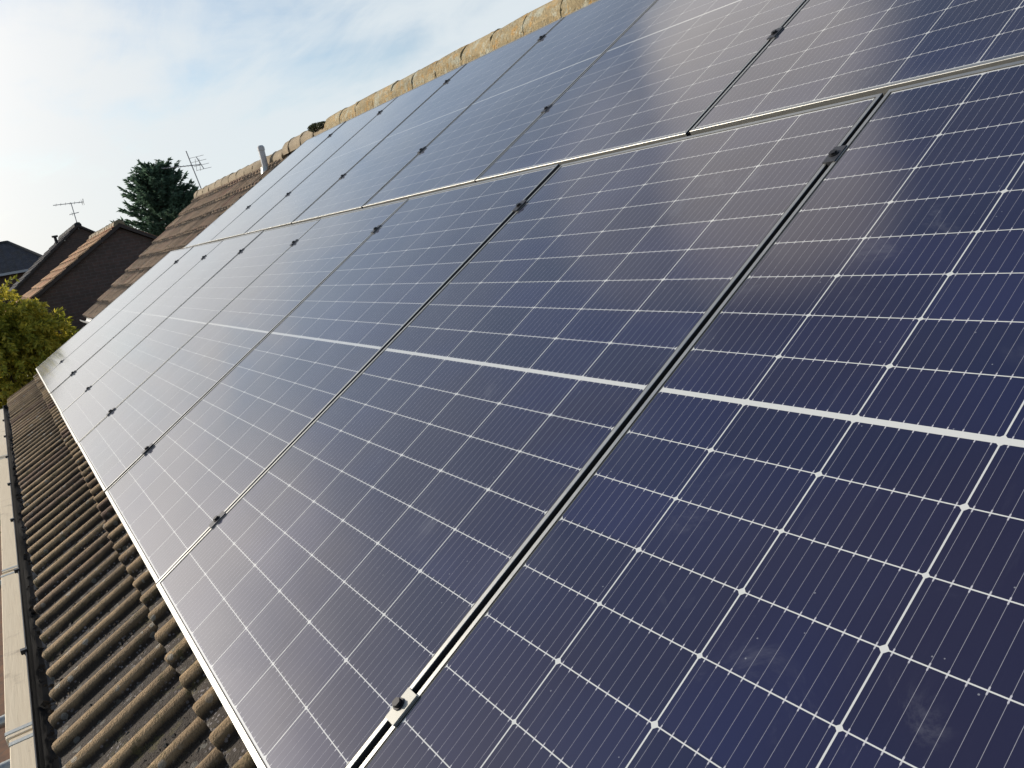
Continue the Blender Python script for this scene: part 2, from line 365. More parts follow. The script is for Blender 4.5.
# ------------------------------------------------------------------ tiled roofs
def tile_mesh(u0, u1, v0, v1, gauge=0.34, roll=0.15, phase=-0.766, pts=None, seed=1, thick=0.022, wj=0.0035):
    """rolled concrete tiles: courses with thick front edges, rolls, jitter from tile to tile"""
    R = random.Random(seed)
    pts = pts or (-0.075, -0.050, -0.026, -0.0238, -0.018, -0.0095, 0.0, 0.0095, 0.018, 0.0238, 0.026, 0.050)
    def prof(d):
        a = abs(d)
        if a >= 0.026: return 0.0 + 0.004 * ((a - 0.026) / 0.049) ** 2
        return 0.028 * math.sqrt(max(0.0, 1 - (a / 0.0262) ** 2)) ** 0.9
    us = []
    k = math.floor((u0 - phase) / roll) - 1
    while phase + k * roll < u1 + roll:
        for p in pts:
            u = phase + k * roll + p
            if u0 <= u <= u1: us.append((u, prof(p), k))
        k += 1
    us = [(u0, us[0][1], us[0][2])] + us + [(u1, us[-1][1], us[-1][2])]
    mb = MB(); rollv = []
    nc = int(math.ceil((v1 - v0) / gauge))
    tilt = thick + 0.004
    for j in range(nc):
        va = v0 + j * gauge; vb = min(va + gauge + 0.012, v1)
        jt = {}
        rows = ([], [], [], [])
        for (u, h, kk) in us:
            tk = math.floor(kk / 2 + (0.5 if j % 2 else 0.0))
            if tk not in jt: jt[tk] = (R.uniform(-0.008, 0.008), R.uniform(-wj, wj), R.uniform(-0.003, 0.003))
            dv, dw, tl = jt[tk]
            wob = R.uniform(-0.0022, 0.0022)
            top = h + dw + wob * 0.6
            rows[0].append((u, va + dv + wob - 0.002, top - thick - 0.010)); rows[1].append((u, va + dv + wob, top - 0.002))
            rows[2].append((u, va + dv + 0.006, top + 0.001 * (h > 0)))
            f = (vb - va) / gauge
            rows[3].append((u, vb, h * 0.96 + dw - tilt * f + tl * 0.3))
        n = len(us)
        # front edge
        mb.add(rows[0] + rows[1], [(i, i + 1, n + i + 1, n + i) for i in range(n - 1)], 0, False)
        rollv += [min(1, h / 0.028) * 0.4 for (_, h, _) in us] + [h / 0.028 for (_, h, _) in us]
        mid = [tuple((a * 0.5 + b * 0.5) for a, b in zip(p, q)) for p, q in zip(rows[2], rows[3])]
        mb.add(rows[1] + rows[2] + mid + rows[3], [(r * n + i, r * n + i + 1, r * n + n + i + 1, r * n + n + i) for r in range(3) for i in range(n - 1)], 0, True)
        rollv += [h / 0.028 for _ in range(4) for (_, h, _) in us]
    return mb, rollv
def tiled(name, material, parent, args, loc, rot):
    mb, rv = tile_mesh(**args)
    o = mb.build(name, material, parent, loc, rot)
    b = o.data.attributes.new('dummy', 'FLOAT', 'POINT') if False else None
    a = o.data.attributes.new('roll', 'FLOAT', 'POINT'); a.data.foreach_set('value', rv)
    return o
def slab(name, material, parent, p0, p1, p2, p3, th=0.05):
    """flat slab with four top corners, extruded downwards"""
    ps = [Vector(p) for p in (p0, p1, p2, p3)]
    n = (ps[1] - ps[0]).cross(ps[3] - ps[0]).normalized()
    if n.z < 0: n = -n
    mb = MB(); lo = [p - n * th for p in ps]
    mb.add(ps + lo, [(0, 1, 2, 3), (7, 6, 5, 4), (0, 4, 5, 1), (1, 5, 6, 2), (2, 6, 7, 3), (3, 7, 4, 0)])
    return mb.build(name, material, parent)
def ridge_run(mb, x0, x1, y, z, r, L=0.45, seed=3, half=1.15, collar=0.008):
    R = random.Random(seed); x = x1
    while x > x0 + 0.05:
        xe = max(x - L, x0); dy = R.uniform(-0.003, 0.003); dz = R.uniform(-0.003, 0.003)
        segs = [(x, r + collar), (x - 0.05, r + collar), (x - 0.055, r), (xe - 0.012, r - 0.003)]
        N = 14; vs = []
        for (xx, rr) in segs:
            for i in range(N + 1):
                a = -PI * half / 2 + PI * half * i / N
                w = R.uniform(-0.005, 0.005)
                vs.append((xx, y + dy + (rr + w) * math.sin(a), z + dz + (rr + w) * math.cos(a)))
        fs = [(s * (N + 1) + i, s * (N + 1) + i + 1, (s + 1) * (N + 1) + i + 1, (s + 1) * (N + 1) + i) for s in range(3) for i in range(N)]
        mb.add(vs, fs, 0, True)
        # closed ends
        mb.add([vs[i] for i in range(N + 1)], [tuple(range(N + 1))]); mb.add([vs[3 * (N + 1) + i] for i in range(N + 1)], [tuple(range(N, -1, -1))])
        x = xe

# ---- the near house
house = empty('bungalow', (0, 0, GZ), label='brick bungalow whose weathered brown rolled-tile roof carries the solar panels', cat='house')
TW = -0.150
U0, U1 = -9.0, 2.3
APV = 2.99
O = Vector((0, 0, -GZ))
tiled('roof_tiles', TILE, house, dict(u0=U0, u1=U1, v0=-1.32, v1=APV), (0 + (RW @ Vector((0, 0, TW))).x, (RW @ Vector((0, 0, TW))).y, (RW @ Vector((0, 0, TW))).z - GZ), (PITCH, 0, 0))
apex = roofpt(0, APV, TW); ay_, az_ = apex.y, apex.z
bk = 3.75
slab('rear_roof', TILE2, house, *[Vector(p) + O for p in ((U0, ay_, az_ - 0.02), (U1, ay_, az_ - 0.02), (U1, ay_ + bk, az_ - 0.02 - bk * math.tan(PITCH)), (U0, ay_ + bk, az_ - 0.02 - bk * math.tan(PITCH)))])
rmb = MB()
ridge_run(rmb, -7.38, U1, ay_ - 0.045, az_ + 0.045, 0.127, L=0.42, seed=3, collar=0.0015)
rmb.box(-7.36, U1, ay_ - 0.17, ay_ + 0.13, az_ - 0.07, az_ + 0.055)
rd = rmb.build('ridge_tiles', RIDGE, house, tuple(O))
rmb = MB(); ridge_run(rmb, U0, -7.40, ay_ + 0.0, az_ + 0.02, 0.135, seed=5)
rd2 = rmb.build('ridge_tiles', RIDGE2, house, tuple(O)); rd2['label'] = 'lower duller ridge tiles at the far end of the roof'
# walls, fascia, soffit
wb = MB()
ey = roofpt(0, -1.32, TW).y; ez = roofpt(0, -1.32, TW).z
wy0, wy1 = ey + 0.42, 2 * ay_ - ey - 0.42
wz = ez - 0.18
wb.box(U0 + 0.12, U1 - 0.1, wy0, wy0 + 0.28, GZ, wz); wb.box(U0 + 0.12, U1 - 0.1, wy1 - 0.28, wy1, GZ, wz)
for xx in (U0 + 0.12, U1 - 0.38):
    hz = wz + (ay_ - wy0) * math.tan(PITCH)
    vs = [(x, y, z) for x in (xx, xx + 0.28) for y, z in ((wy0, GZ), (wy1, GZ), (wy1, wz - 0.02), (ay_, hz - 0.02), (wy0, wz - 0.02))]
    wb.add(vs, [(4, 3, 2, 1, 0), (5, 6, 7, 8, 9), (0, 1, 6, 5), (1, 2, 7, 6), (2, 3, 8, 7), (3, 4, 9, 8), (4, 0, 5, 9)])
wb.build('wall', BRICK, house, tuple(O))
WHITE = flat('white_painted_board', (0.62, 0.60, 0.56), 0.6, bs_=0)
fb = MB(); fb.box(U0, U1, ey + 0.055, ey + 0.075, ez - 0.20, ez - 0.012); fb.box(U0, U1, ey + 0.0755, wy0 - 0.003, ez - 0.198, ez - 0.185)
fb.build('fascia', WHITE, house, tuple(O))
vb = MB()
for xx in (U0 - 0.035,):
    n = 1
    a = [roofpt(xx, -1.31, TW - 0.03), roofpt(xx + 0.03, -1.31, TW - 0.03), roofpt(xx + 0.03, APV, TW - 0.03), roofpt(xx, APV, TW - 0.03)]
    b = [p - Vector((0, 0, 0.16)) for p in a]
    vb.add(a + b, [(0, 1, 2, 3), (7, 6, 5, 4), (0, 4, 5, 1), (1, 5, 6, 2), (2, 6, 7, 3), (3, 7, 4, 0)])
vb.build('bargeboard', WHITE, house, tuple(O))
# gutter: open half round channel, joints and clips
gy, gz_, gr = ey - 0.010, ez - 0.045, 0.061
def half_channel(mb, x0, x1, r, t, n=10, y=gy, z=gz_):
    vs = []
    for xx in (x0, x1):
        for rr in (r, r - t):
            for i in range(n + 1):
                a = PI + PI * i / n
                vs.append((xx, y + rr * math.cos(a), z + rr * math.sin(a)))
    m = n + 1; fs = []
    for i in range(n):
        fs.append((i, i + 1, 2 * m + i + 1, 2 * m + i)); fs.append((m + i + 1, m + i, 3 * m + i, 3 * m + i + 1))
        fs.append((i + 1, i, m + i, m + i + 1)); fs.append((2 * m + i, 2 * m + i + 1, 3 * m + i + 1, 3 * m + i))
    fs.append((0, 2 * m, 3 * m, m)); fs.append((n, m + n, 3 * m + n, 2 * m + n))
    mb.add(vs, fs, 0, False)
gm = MB(); half_channel(gm, U0 - 0.04, U1, gr, 0.003); half_channel(gm, U0 - 0.045, U0 - 0.041, gr, gr - 0.002)
gut = gm.build('gutter', GUTM, house, tuple(O))
for xx in (-1.19, -2.08, -3.02, -3.95, -4.9, -5.9, -6.9, -7.9, -0.25, 0.7, 1.6):
    c = MB(); half_channel(c, xx - 0.016, xx + 0.016, gr + 0.006, 0.005)
    c.box(xx - 0.010, xx + 0.010, gy - gr - 0.014, gy - gr + 0.006, gz_ - 0.010, gz_ + 0.006)
    c.box(xx - 0.012, xx + 0.012, gy + gr + 0.003, ey + 0.0545, gz_ - 0.06, gz_ + 0.004)
    c.build('gutter_bracket', GUTM, gut)
# silt and moss lying in the gutter and the pans: nobody could count it
R = random.Random(11); db = MB()
def clod(mb, p, s, R):
    vs = []
    for i in range(6):
        d = ((1, 0, 0), (-1, 0, 0), (0, 1, 0), (0, -1, 0), (0, 0, 0.7), (0, 0, -0.5))[i]
        vs.append(Vector(p) + Vector(d) * s * R.uniform(0.6, 1.3))
    mb.add(vs, [(0, 2, 4), (2, 1, 4), (1, 3, 4), (3, 0, 4), (2, 0, 5), (1, 2, 5), (3, 1, 5), (0, 3, 5)])
for i in range(4200):
    u = -0.2 - 8.6 * R.random() ** 1.4; kk = round((u + 0.766) / 0.15); off = R.choice((-1, 1)) * R.uniform(0.032, 0.075)
    u = -0.766 + kk * 0.15 + off; v = -1.31 + 0.62 * R.random() ** 1.3
    jj = math.floor((v + 1.32) / 0.34); tt = (v + 1.32 - jj * 0.34) / 0.34
    db_s = R.uniform(0.002, 0.008) * (1.6 if R.random() < 0.06 else 1)
    clod(db, roofpt(u, v, TW - 0.026 * tt + 0.002), db_s, R)
for i in range(700):
    u = -8.8 * R.random() ** 1.3; clod(db, (u, gy + R.uniform(-0.035, 0.045), gz_ - 0.045 + R.uniform(0, 0.012)), R.uniform(0.004, 0.014), R)
tag(db.build('roof_debris', DEBRIS), kind='stuff', label='crumbs of moss, grit and lichen lying in the tile pans and gutter', cat='debris')

# moss clump on the ridge step
def leaf_cloud(mb, c, rx, ry, rz, n, s, R, shell=0.5, asp=0.5, drop=0.0):
    for i in range(n):
        while True:
            d = Vector((R.gauss(0, 1), R.gauss(0, 1), R.gauss(0, 1)))
            if d.length > 0.01: break
        d.normalize(); k = shell + (1 - shell) * R.random()
        p = Vector(c) + Vector((d.x * rx, d.y * ry, d.z * rz)) * k
        ax = Vector((R.gauss(0, 1), R.gauss(0, 1), R.gauss(0, 1) - drop)).normalized()
        bx = ax.cross(Vector((R.gauss(0, 1), R.gauss(0, 1), R.gauss(0, 1)))).normalized()
        L = s * R.uniform(0.6, 1.4); Wd = L * asp
        mb.add([p - ax * L * 0.5, p + bx * Wd * 0.5, p + ax * L * 0.5, p - bx * Wd * 0.5], [(0, 1, 2, 3)])
mm = MB(); leaf_cloud(mm, (-7.78, 2.58, az_ + 0.118), 0.15, 0.11, 0.050, 2600, 0.016, R, 0.6)
leaf_cloud(mm, (-7.58, 2.58, az_ + 0.105), 0.11, 0.09, 0.045, 1500, 0.015, R, 0.6)
tag(mm.build('moss_clump', LEAFD), 'dark green moss cushion on the step in the roof ridge', 'moss')

# ------------------------------------------------------------------ solar panels
PP, PW, PHL = 1.1414, 1.127, 0.8731
def make_panel():
    root = empty('solar_panel')
    hw, hl = PW / 2, PHL
    mb = MB(); lw, le = 0.0085, 0.0105    # lip on the long and short sides
    zt = 0.0016
    def ring(x0, y0, z0, x1, y1, z1):   # quad ring between two rectangles (half sizes)
        a = [(-x0, -y0, z0), (x0, -y0, z0), (x0, y0, z0), (-x0, y0, z0)]; b = [(-x1, -y1, z1), (x1, -y1, z1), (x1, y1, z1), (-x1, y1, z1)]
        mb.add(a + b, [(i, (i + 1) % 4, 4 + (i + 1) % 4, 4 + i) for i in range(4)])
    for sx in (-1, 1):
        mb.add([(sx*hw, -sx*hl, -0.034), (sx*hw, sx*hl, -0.034), (sx*hw, sx*hl, zt - 0.0006), (sx*hw, -sx*hl, zt - 0.0006)], [(0, 1, 2, 3)], 1)
        mb.add([(sx*hw, sx*hl, -0.034), (-sx*hw, sx*hl, -0.034), (-sx*hw, sx*hl, zt - 0.0006), (sx*hw, sx*hl, zt - 0.0006)], [(0, 1, 2, 3)], 0)
    ring(hw, hl, zt - 0.0006, hw - 0.0006, hl - 0.0006, zt)
    ring(hw - 0.0006, hl - 0.0006, zt, hw - lw, hl - le, zt); ring(hw - lw, hl - le, zt, hw - lw, hl - le, -0.003)
    ring(hw - 0.030, hl - 0.030, -0.034, hw, hl, -0.034); ring(hw - 0.03, hl - 0.03, -0.032, hw - 0.03, hl - 0.03, -0.034)
    ring(hw - 0.0015, hl - 0.0015, -0.032, hw - 0.03, hl - 0.03, -0.032)
    mb.build('frame', [ALU, SIDE_SHADE], root)
    s = MB()
    def sring(x0, y0, x1, y1, z):
        a = [(-x0, -y0, z), (x0, -y0, z), (x0, y0, z), (-x0, y0, z)]; b = [(-x1, -y1, z), (x1, -y1, z), (x1, y1, z), (-x1, y1, z)]
        s.add(a + b, [(i, (i + 1) % 4, 4 + (i + 1) % 4, 4 + i) for i in range(4)])
    sring(hw - lw + 0.0002, hl - le + 0.0002, hw - lw - 0.0036, hl - le - 0.0020, 0.0004)
    s.build('seal', SEAL, root)
    gl = MB(); gl.box(-(hw - lw), hw - lw, -(hl - le), hl - le, -0.005, 0.0)
    gl.build('glass', GLASS, root)
    for xx in (-0.3, 0, 0.3):
        jb = MB(); jb.box(xx - 0.03, xx + 0.03, -0.04, 0.04, -0.022, -0.006, bev=0.003); jb.build('junction_box', BLACKS, root)
    return root
proto = make_panel()
RP = random.Random(5)
def copy_tree(o, parent=None):
    c = o.copy(); COL.objects.link(c); c.parent = parent
    for ch in list(o.children): copy_tree(ch, c)
    return c
order = ['nearest and rightmost', 'second from the right', 'third from the right', 'fourth from the right', 'fourth from the far left end', 'third from the far left end', 'second from the far left end', 'farthest and leftmost']
lower_l = ['deep blue solar panel nearest the camera, filling the bottom right of the lower row',
           'solar panel of the lower row left of the wide black gap, with grey-mauve glare',
           'solar panel third from the right in the lower row, its grid fading into glare',
           'solar panel fourth from the right in the lower row, lattice bleached pale',
           'solar panel fifth from the right in the lower row, almost white with sky glare',
           'solar panel third from the far left end of the lower row',
           'solar panel second from the far left end of the lower row',
           'far leftmost solar panel of the lower row, its corner beside the yellow tree']
upper_l = ['dark solar panel at the top right corner, rightmost of the upper row',
           'solar panel second from the right in the upper row, carrying a pale cloud reflection',
           'blue solar panel third from the right in the upper row under the lichened ridge',
           'pale blue solar panel fourth from the right in the upper row under the ridge',
           'solar panel third from the far left end of the upper row',
           'solar panel second from the far left end of the upper row',
           'far leftmost solar panel of the upper row, by the grey vent pipe']
V2 = 1.768; UO = -0.583
first = True
for row, labs, uo, vc in ((0, lower_l, 0.0, 0.0), (1, upper_l, UO, V2)):
    for k, lab in enumerate(labs):
        o = proto if first else copy_tree(proto); first = False
        c = roofpt(uo - k * PP + PW / 2, vc + RP.uniform(-0.0015, 0.0015), RP.uniform(-0.0008, 0.0008))
        o.location = c; o.rotation_euler = (PITCH + RP.uniform(-0.0022, 0.0022), RP.uniform(-0.003, 0.003), 0)
        tag(o, lab, 'solar panel', 'solar panels on the tiled roof')

# rails with their clamps
rail_l = ['aluminium mounting rail under the lower edge of the lower panel row', 'aluminium mounting rail under the upper part of the lower panel row',
          'aluminium mounting rail under the lower part of the upper panel row', 'aluminium mounting rail just below the ridge under the upper panel row']
for i, (v, uo, n, lab) in enumerate(((-0.656, 0.0, 7, rail_l[0]), (0.656, 0.0, 7, rail_l[1]), (V2 - 0.403, UO, 6, rail_l[2]), (V2 + 0.649, UO, 6, rail_l[3]))):
    ua, ub = uo - n * PP - 0.004, uo + PW + 0.05
    rt = empty('mounting_rail', roofpt(0, v, -0.06), (PITCH, 0, 0), label=lab, cat='rail', group='rails under the panels')
    r = MB(); r.box(ua, ub, -0.02, 0.02, -0.024, 0.024); r.build('rail', ALU, rt)
    for q in range(9):
        uu = ua + 0.4 + q * (ub - ua - 0.8) / 8
        h = MB(); h.box(uu - 0.02, uu + 0.02, -0.11, 0.03, -0.072, -0.066); h.box(uu - 0.02, uu + 0.02, 0.022, 0.028, -0.072, 0.01)
        h.build('roof_hook', GALV, rt)
    for s in range(n):
        us = uo - s * PP - 0.0072
        near = (i == 0 and s == 0)
        c = MB(); gw = 0.0055
        c.box(us - 0.014, us + 0.0135, -0.026, 0.026, 0.0630, 0.0662, 0)
        c.box(us - gw, us + gw, -0.0258, 0.0258, 0.030, 0.0628, 0)
        cl = c.build('clamp', PLATE_LIT if near else GREYM, rt)
        if near: cl['label'] = 'near clamp with a black bolt, sky reflection in its pale colour'
        b = MB(); bx = us - (0.006 if near else 0.002)
        b.tube((bx, 0, 0.0664), (bx, 0, 0.0745 if near else 0.0725), 0.0075, 6); b.tube((bx, 0, 0.0662), (bx, 0, 0.0685), 0.0100, 14)
        b.build('bolt', BLACKS, cl)

# ------------------------------------------------------------------ scaffold below the eaves
BZ = -1.25
bl = [(-0.9, 1.9, 0.0), (-2.345, -0.915, 0.006), (-4.42, -2.36, -0.004), (-8.3, -4.44, 0.004), (-12.2, -8.32, 0.0)]
blab = ['pale timber scaffold board under the gutter, nearest the camera', 'pale timber scaffold board below the gutter with splashes of mortar, second from the camera',
        'middle pale scaffold board running below the black gutter', 'long far scaffold board below the gutter', 'farthest scaffold board below the gutter near the yellow tree']
for (x0, x1, dy), lab in zip(bl, blab):
    t = empty('scaffold_board', ((x0 + x1) / 2, -1.200 + dy, BZ), (0, rad(random.uniform(-.1, .1)), rad(random.uniform(-.15, .15))), label=lab, cat='scaffold board', group='scaffold boards along the eaves')
    L = (x1 - x0) / 2
    b = MB(); b.box(-L, L, -0.108, 0.108, -0.038, 0, bev=0.003); b.build('plank', WOOD, t)
    for s in (-1, 1):
        e = MB(); xx = s * (L - 0.04)
        e.box(xx - 0.0125, xx + 0.0125, -0.1097, 0.1097, 0.0005, 0.0018); e.box(xx - 0.0125, xx + 0.0125, -0.1097, -0.1083, -0.036, 0.0004); e.build('end_band', GALV, t)
tl = ['galvanised scaffold tube crossing under the near board at the bottom left', 'galvanised scaffold tube just beyond the nearest one under the board', 'scaffold tube crossing below the gutter further along', 'far scaffold tube below the gutter near the end of the roof']
for xx, lab in zip((-2.28, -2.66, -4.46, -8.3), tl):
    t = MB(); t.tube((xx, -1.75, BZ - 0.066), (xx, -0.93, BZ - 0.066), 0.0242, 16); 
    t.tube((xx + 0.0, -1.7505, BZ - 0.066), (xx, -1.752, BZ - 0.066), 0.020, 16)
    tag(t.build('scaffold_tube', GALV), lab, 'scaffold tube', 'scaffold tubes under the boards')
# ledger carrying the tubes, and the standards at the house wall
t = MB(); t.tube((-12.2, -0.90, BZ - 0.115), (2.0, -0.90, BZ - 0.115), 0.0242, 16)
tag(t.build('scaffold_ledger', GALV), 'long scaffold tube running along the wall under the gutter', 'scaffold tube')
for xx, lab in ((1.7, 'upright scaffold tube beside the wall at the near end'), (-5.6, 'upright scaffold tube beside the wall midway along'), (-12.0, 'upright scaffold tube beside the wall at the far end')):
    t = MB(); t.tube((xx, -0.85, GZ + 0.03), (xx, -0.85, BZ - 0.06), 0.0242, 16); t.box(xx - 0.075, xx + 0.075, -0.925, -0.775, GZ + 0.031, GZ + 0.037)
    tag(t.build('scaffold_standard', GALV), lab, 'scaffold tube')

# ------------------------------------------------------------------ neighbours
def gable_house(name, x0, x1, ry, rz, ang, half, roofm, wallm, ridgem, label, depthback=None, over=0.12, tiles=True, seed=2, fas=None, half_r=None):
    """ridge along X; the gable at x1 faces the camera"""
    rt = empty(name, ((x0 + x1) / 2, ry, GZ), label=label, cat='house')
    off = Vector((-(x0 + x1) / 2, -ry, -GZ))
    L = half / math.cos(ang)
    eyy, ezz = ry - half, rz - half * math.tan(ang)
    if tiles:
        loc = Vector((0, eyy, ezz)) + off
        tiled('roof_tiles', roofm, rt, dict(u0=x0, u1=x1, v0=0.0, v1=L, seed=seed, pts=(-0.075, -0.026, -0.019, 0.0, 0.019, 0.026)), tuple(loc), (ang, 0, 0))
    else:
        slab('roof_tiles', roofm, rt, *[Vector(p) + off for p in ((x0, eyy, ezz), (x1, eyy, ezz), (x1, ry, rz), (x0, ry, rz))], th=0.07)
    hr = half_r or half
    slab('rear_roof', roofm, rt, *[Vector(p) + off for p in ((x0, ry, rz - 0.004), (x1, ry, rz - 0.004), (x1, ry + hr, rz - hr * math.tan(ang)), (x0, ry + hr, rz - hr * math.tan(ang)))], th=0.07)
    m = MB(); ridge_run(m, x0, x1, ry, rz - 0.06, 0.125, seed=seed, collar=0.003); m.build('ridge_tiles', ridgem, rt, tuple(off))
    w = MB(); a, b = x0 + over, x1 - over; yl, yr = ry - half + 0.35, ry + hr - 0.35
    zl = ezz + 0.35 * math.tan(ang) - 0.12; zr = rz - (hr - 0.35) * math.tan(ang) - 0.12
    vs = [(x, y, z) for x in (a, b) for y, z in ((yl, GZ), (yr, GZ), (yr, zr), (ry, rz - 0.12), (yl, zl))]
    w.add(vs, [(4, 3, 2, 1, 0), (5, 6, 7, 8, 9), (1, 2, 7, 6), (4, 0, 5, 9)])
    w.build('wall', wallm, rt, tuple(off))
    # bargeboards on the camera-side gable
    f = MB()
    for s, hh in ((-1, half), (1, hr)):
        p = [Vector((x1 + 0.012, ry, rz - 0.015)), Vector((x1 + 0.012, ry + s * hh, rz - 0.015 - hh * math.tan(ang)))]
        q = [v - Vector((0, 0, 0.09)) for v in p]
        vs = p + q[::-1] + [v - Vector((0.025, 0, 0)) for v in p + q[::-1]]
        f.add(vs, [(0, 1, 2, 3), (7, 6, 5, 4), (0, 4, 5, 1), (1, 5, 6, 2), (2, 6, 7, 3), (3, 7, 4, 0)])
    f.build('bargeboard', fas or BRICKD, rt, tuple(off))
    gg = MB(); half_channel(gg, x0, x1, 0.055, 0.003, y=eyy - 0.02, z=ezz - 0.05)
    gg.box(x0, x1, eyy + 0.04, eyy + 0.06, ezz - 0.2, ezz - 0.02); gg.build('gutter', fas or BRICKD, rt, tuple(off))
    return rt
DARKW = flat('dark_stained_timber', (0.035, 0.024, 0.020), 0.7)
# adjoining house, set back from ours (its roof is a little steeper)
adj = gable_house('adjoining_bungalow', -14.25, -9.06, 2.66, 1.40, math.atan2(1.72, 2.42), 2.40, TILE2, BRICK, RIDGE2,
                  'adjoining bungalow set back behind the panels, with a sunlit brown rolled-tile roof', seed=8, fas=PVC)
gable_house('neighbouring_bungalow', -25.8, -20.0, 2.0, 1.40, rad(31), 3.4, TILE3, BRICKD, RIDGE2,
            'bungalow with an orange tiled roof and dark shaded gable beyond the brown roof', seed=9, fas=DARKW)
gable_house('far_bungalow', -43, -34.0, 2.50, 2.28, rad(36), 4.2, TILE4, BRICKD, RIDGE3,
            'small-looking dark gabled house with a spindly aerial on its apex', seed=10, fas=DARKW)
# farthest house with a hipped dark roof
hr = empty('hipped_roof_house', (-49, -3, GZ), label='farthest house at the left edge with a dark hipped roof over red-brown brick', cat='house')
ho = Vector((49, 3, -GZ))
e0, e1, yb0, yb1, ze, zr = -45.0, -52.5, -9.0, 2.2, 1.12, 2.70
m = MB(); vs = [Vector(p) + ho for p in ((e0, yb0, ze), (e0, yb1, ze), (e1, yb1, ze), (e1, yb0, ze), (-48.6, -5.4, zr), (-48.6, 0.45, zr))]
m.add(vs, [(0, 1, 5, 4), (1, 2, 5), (2, 3, 4, 5), (3, 0, 4), (3, 2, 1, 0)]); m.build('roof', TILE4, hr)
m = MB(); m.box(e1 + 0.3, e0 - 0.3, yb0 + 0.3, yb1 - 0.3, GZ, ze - 0.02); m.build('wall', BRICK, hr, tuple(ho))
m = MB(); m.box(e0 - 0.02, e0 + 0.09, yb0, yb1, ze - 0.12, ze - 0.005); m.build('gutter', PVC, hr, tuple(ho))
m = MB()
for a, b in (((-48.6, -5.4, zr), (-48.6, 0.45, zr)), ((-48.6, 0.45, zr), (e0, yb1, ze)), ((-48.6, -5.4, zr), (e0, yb0, ze))): m.tube(a, b, 0.09, 10)
m.build('ridge_tiles', RIDGE3, hr, tuple(ho))

# ------------------------------------------------------------------ vent pipes and aerials
py = 2.49; pz = 1.40 - (2.66 - py) * 0.711
t = empty('vent_pipe', (-9.6, py - 0.02, pz - 0.05), label='grey plastic soil vent pipe standing on the brown tiled roof behind the panels', cat='pipe')
m = MB(); m.tube((0, 0, -0.1), (0, 0, 0.30), 0.040, 18, r2=0.040); m.build('pipe', PVC, t)
m = MB(); m.tube((0, 0, 0.275), (0, 0, 0.32), 0.046, 18); m.tube((0, 0, 0.32), (0, 0, 0.34), 0.044, 18, r2=0.03); m.build('cap', PVC, t)
m = MB(); m.tube((0, 0, -0.12), (0, 0, 0.07), 0.10, 18, r2=0.058); m.build('flashing', GALV, t)
t = empty('flue_pipe', (-34.6, 1.66, 1.58), label='small dark flue pipe on the slope of the far dark gabled house', cat='pipe')
m = MB(); m.tube((0, 0, 0), (0, 0, 0.36), 0.055, 12); m.build('pipe', BLACKS, t)
m = MB(); m.tube((0, 0, 0.36), (0, 0, 0.43), 0.11, 12); m.build('cap', BLACKS, t)
AER = flat('weathered_aluminium', (0.30, 0.31, 0.33), 0.5, 0.5, bs_=0)
def aerial(loc, label, mast_top, booms, thick):
    t = empty('television_aerial', loc, label=label, cat='aerial')
    m = MB(); m.tube((0, 0, -0.25), mast_top, thick, 8); m.build('mast', AER, t)
    for (a, b, els) in booms:
        a, b = Vector(a), Vector(b)
        m = MB(); m.tube(a, b, thick * 0.75, 8); bo = m.build('boom', AER, t)
        m = MB()
        for (f, v) in els:
            p = a.lerp(b, f); v = Vector(v); m.tube(p - v, p + v, thick * 0.38, 6)
        m.build('elements', AER, bo)
    return t
aerial((-14.1, 2.70, 1.44), 'larger rooftop aerial with a long boom at the end of the brown ridge', (-0.02, -0.12, 0.70),
       [((0.0, 0.06, 0.44), (-0.15, -0.56, 0.47), [(f, (0.05, 0.0, 0.10)) for f in (0.02, 0.12)] + [(f, (0.16 - 0.06 * f, -0.04, 0.0)) for f in (0.25, 0.34, 0.43, 0.52, 0.6, 0.68, 0.76, 0.84, 0.92, 0.99)]),
        ((0.0, 0.10, 0.36), (0.0, 0.02, 0.58), [(f, (0.14, 0.10, 0.0)) for f in (0.0, 0.33, 0.66, 1.0)])], 0.010)
aerial((-34.1, 2.50, 2.30), 'small thin aerial on the apex of the far dark house', (0, 0.0, 0.80),
       [((0.0, -0.62, 0.79), (0.0, 0.44, 0.76), [(f, (0.2, 0.0, 0.03)) for f in (0.1, 0.25, 0.4, 0.55, 0.7, 0.85)] + [(0.93, (0.0, 0.0, 0.09)), (1.0, (0.0, 0.01, 0.12)), (0.97, (0.25, 0.0, 0.1))]),
        ((0.0, -0.16, 0.37), (0.0, 0.16, 0.40), [(f, (0.2, 0.0, 0.0)) for f in (0.0, 0.5, 1.0)] + [(0.3, (0, 0, 0.07))])], 0.017)

